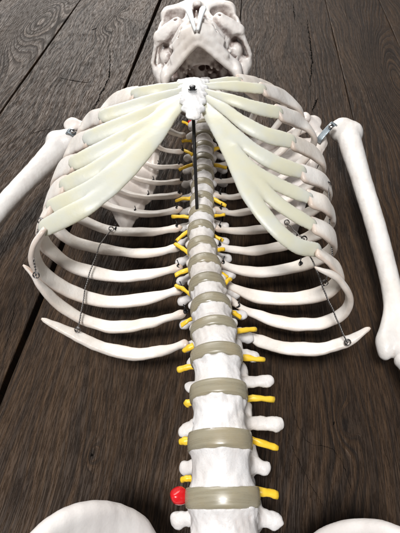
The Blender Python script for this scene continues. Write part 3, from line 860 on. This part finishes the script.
def wood():
    n = NT('dark_brushed_oak')
    co = n.n('ShaderNodeTexCoord').outputs['Object']
    sp = n.n('ShaderNodeSeparateXYZ'); n.put(sp.inputs[0], co); u0, v0 = sp.outputs[0], sp.outputs[1]
    bid = n.n('ShaderNodeAttribute', attribute_name='board').outputs['Fac']
    # low-frequency warp of the fibre direction, different on each board
    wv = n.vec(n.math('MULTIPLY', u0, 5.0), n.math('MULTIPLY', v0, 1.9), n.math('MULTIPLY', bid, 7.31))
    warp = n.noise(wv, 1.0, 2, .5)
    wv2 = n.vec(n.math('MULTIPLY', u0, 26.0), n.math('MULTIPLY', v0, 6.0), n.math('MULTIPLY', bid, 3.1))
    warp2 = n.noise(wv2, 1.0, 3, .55)
    fld = n.math('ADD', n.math('MULTIPLY', u0, .8), n.math('MULTIPLY', warp, .13))
    fld = n.math('ADD', fld, n.math('MULTIPLY', warp2, .010))
    kd = mask = None
    for (px, py, amp, su, sv) in [(92,455,.012,.006,.012), (345,425,.016,.010,.022), (352,450,-.010,.02,.04), (106,28,.014,.016,.04), (34,22,.085,.05,.17), (394,85,.10,.034,.17), (374,70,.015,.008,.02), (120,15,.012,.012,.03)]:
        a, b_ = uv(px, py)
        du = n.math('MULTIPLY', n.math('SUBTRACT', u0, a), 1/su); dv = n.math('MULTIPLY', n.math('SUBTRACT', v0, b_), 1/sv)
        r2 = n.math('ADD', n.math('MULTIPLY', du, du), n.math('MULTIPLY', dv, dv))
        g = n.math('EXPONENT', n.math('MULTIPLY', r2, -1.0))
        fld = n.math('ADD', fld, n.math('MULTIPLY', g, amp))
        mg = n.smooth(r2, 4.0, 1.2); mask = mg if mask is None else n.math('MAXIMUM', mask, mg)
        if py in (455, 425):
            core = n.smooth(r2, .30 if py == 455 else .10, .05, 0, 1)
            kd = core if kd is None else n.math('MAXIMUM', kd, core)
    # growth rings = contours of the field, clear only around the cathedral figures and knots
    ring = n.math('FRACT', n.math('MULTIPLY', fld, 165.0))
    dark = n.math('MULTIPLY', n.smooth(ring, .35, .86), n.smooth(ring, 1.0, .93))
    patch = n.smooth(n.noise(n.vec(n.math('MULTIPLY', u0, 8.), n.math('MULTIPLY', v0, 3.), bid), 1, 2, .5), .48, .64)
    dark = n.math('MULTIPLY', dark, n.math('ADD', n.math('MULTIPLY', n.math('MAXIMUM', mask, n.math('MULTIPLY', patch, .7)), .62), .12))
    # brushed streaks at three widths, following the field
    us = n.math('ADD', u0, n.math('MULTIPLY', warp, .05))
    s1 = n.noise(n.vec(n.math('MULTIPLY', fld, 200.0), n.math('MULTIPLY', v0, 6.0), bid), 1.0, 5, .72)
    s2 = n.noise(n.vec(n.math('MULTIPLY', us, 1050.0), n.math('MULTIPLY', v0, 48.0), bid), 1.0, 4, .68)
    s3 = n.noise(n.vec(n.math('MULTIPLY', us, 480.0), n.math('MULTIPLY', v0, 26.0), n.math('ADD', bid, 9.)), 1.0, 3, .6)
    pores = n.smooth(s2, .50, .62)
    gash = n.smooth(s3, .56, .66)
    big = n.noise(n.vec(n.math('MULTIPLY', u0, 9.), n.math('MULTIPLY', v0, 4.), n.math('MULTIPLY', bid, 2.7)), 1, 4, .6)
    col = n.mix(n.smooth(big, .3, .7), (.031, .0155, .0072), (.058, .0325, .0165))
    col = n.mix(n.smooth(s1, .40, .60), n.mix(.55, col, (.007, .005, .004)), n.mix(.30, col, (.095, .054, .027)))
    col = n.mix(n.math('MULTIPLY', n.smooth(s2, .46, .32), .16), col, (.11, .070, .042))
    col = n.mix(n.math('MULTIPLY', dark, .85), col, (.006, .0045, .004))
    col = n.mix(n.math('MULTIPLY', pores, .30), col, (.006, .0045, .004))
    col = n.mix(n.math('MULTIPLY', gash, .20), col, (.005, .004, .0035))
    tint = n.math('FRACT', n.math('MULTIPLY', n.math('ADD', bid, 1.3), .618))
    col = n.mix(n.math('MULTIPLY', tint, .15), col, (.062, .040, .026))
    col = n.mix(n.math('MULTIPLY', kd, .75), col, (.012, .008, .006))
    n.put(n.b.inputs['Base Color'], col)
    rg = n.smooth(s1, .3, .7, .60, .46)
    n.put(n.b.inputs['Roughness'], n.math('ADD', rg, n.math('MULTIPLY', n.math('MAXIMUM', dark, n.math('MAXIMUM', pores, gash)), .3)))
    n.b.inputs['Specular IOR Level'].default_value = .27
    h = n.math('SUBTRACT', n.math('MULTIPLY', s1, 1.0), n.math('MULTIPLY', dark, .6))
    h = n.math('SUBTRACT', h, n.math('MULTIPLY', pores, .45)); h = n.math('SUBTRACT', h, n.math('MULTIPLY', gash, .4))
    n.put(n.b.inputs['Normal'], n.bump(h, .9, .0011))
    return n.m
me.materials.append(wood())
polys = [([(307,18),(309,35),(312,55),(311,72),(309.5,88)], .0032), ([(293.5,3),(294.5,20)], .0022), ([(318,98),(312,112)], .0030),
         ([(110,48),(110,62),(108,78),(99,98),(92,112),(84,126)], .0026), ([(58,77),(72,80),(84,82),(92,81)], .0018), ([(91,30),(97,28)], .0042),
         ([(52,128),(30,134)], .0010), ([(344,1),(348,22)], .0008),
         ([(286,375),(292,410),(304,440),(316,447),(331,449),(342,462),(350,492),(354,520)], .00055),
         ([(285,425),(300,465),(318,495),(325,520)], .0005),
         ([(332,424),(335,422)], .0016), ([(91,454),(93,456)], .0020), ([(16,300),(6,350)], .0008), ([(382,440),(390,470)], .0004)]

nc = NT('crack_black'); nc.b.inputs['Base Color'].default_value = (.0035, .003, .0025, 1); nc.b.inputs['Roughness'].default_value = 1.0
nc.b.inputs['Specular IOR Level'].default_value = .05
for ci, (pl, wd_) in enumerate(polys):
    q = np.array([uv(*c) for c in pl]); m = max(int(np.linalg.norm(np.diff(q, axis=0), axis=1).sum()/.0009), 8)
    c = resample(catmull(q, 200), m); r = np.random.RandomState(ci+60)
    def jit(a, k):
        z = np.convolve(r.normal(size=m+2*k), np.ones(k)/k, 'same')[k:-k] if k > 1 else r.normal(size=m); return a*z*math.sqrt(k)
    T = norm(np.gradient(c, axis=0)); N = np.stack([-T[:, 1], T[:, 0]], 1)
    c = c+N*(jit(.00035, 7)+jit(.0006, 19))[:, None]
    t = np.linspace(0, 1, m); env = np.sin(math.pi*t)**.55
    wl = wd_*.5*env*np.clip(.75+jit(.35, 5), .05, 2); wr = wd_*.5*env*np.clip(.75+jit(.35, 4), .05, 2)
    V = [(*(c[i]-N[i]*wl[i]), .0003) for i in range(m)]+[(*(c[i]+N[i]*wr[i]), .0003) for i in range(m)]
    cm = bpy.data.meshes.new('board_crack'); cm.from_pydata(V, [], [(i+m, i, i+1, i+1+m) for i in range(m-1)])
    cm.materials.append(nc.m); o = bpy.data.objects.new('board_crack', cm); COL.objects.link(o); o.parent = wood_o

# ------------------------------------------------------------------ light
w = bpy.data.worlds.new('World'); scene.world = w; w.use_nodes = True
bg = w.node_tree.nodes['Background']; bg.inputs[0].default_value = (.80, .88, 1, 1); bg.inputs[1].default_value = .07
def area(name, loc, tgt, size, sy, power, col):
    l = bpy.data.lights.new(name, 'AREA'); l.shape = 'RECTANGLE'; l.size = size; l.size_y = sy; l.energy = power; l.color = col
    o = bpy.data.objects.new(name, l); COL.objects.link(o); o.location = loc
    o.rotation_euler = (Vector(tgt)-Vector(loc)).to_track_quat('-Z', 'Y').to_euler(); return o
area('window_light', (-.7, 2.7, 1.3), (0, .4, .05), 1.9, 1.2, 80, (1, .97, .93))
area('ceiling_light', (-.25, -.35, 1.7), (0, .35, 0), .36, .36, 38, (1, .99, .975))

# ------------------------------------------------------------------ camera
cam = bpy.data.cameras.new('camera'); co = bpy.data.objects.new('camera', cam); COL.objects.link(co)
co.location = (0, 0, CH*.001); co.rotation_euler = (R(90)-PITCH, 0, 0)
cam.sensor_fit = 'HORIZONTAL'; cam.sensor_width = 36; cam.lens = F/400*36; cam.clip_start = .01; cam.clip_end = 50
scene.camera = co
scene.view_settings.view_transform = 'Standard'; scene.view_settings.look = 'None'
scene.view_settings.exposure = 0
scene.render.resolution_x = 768; scene.render.resolution_y = 1024
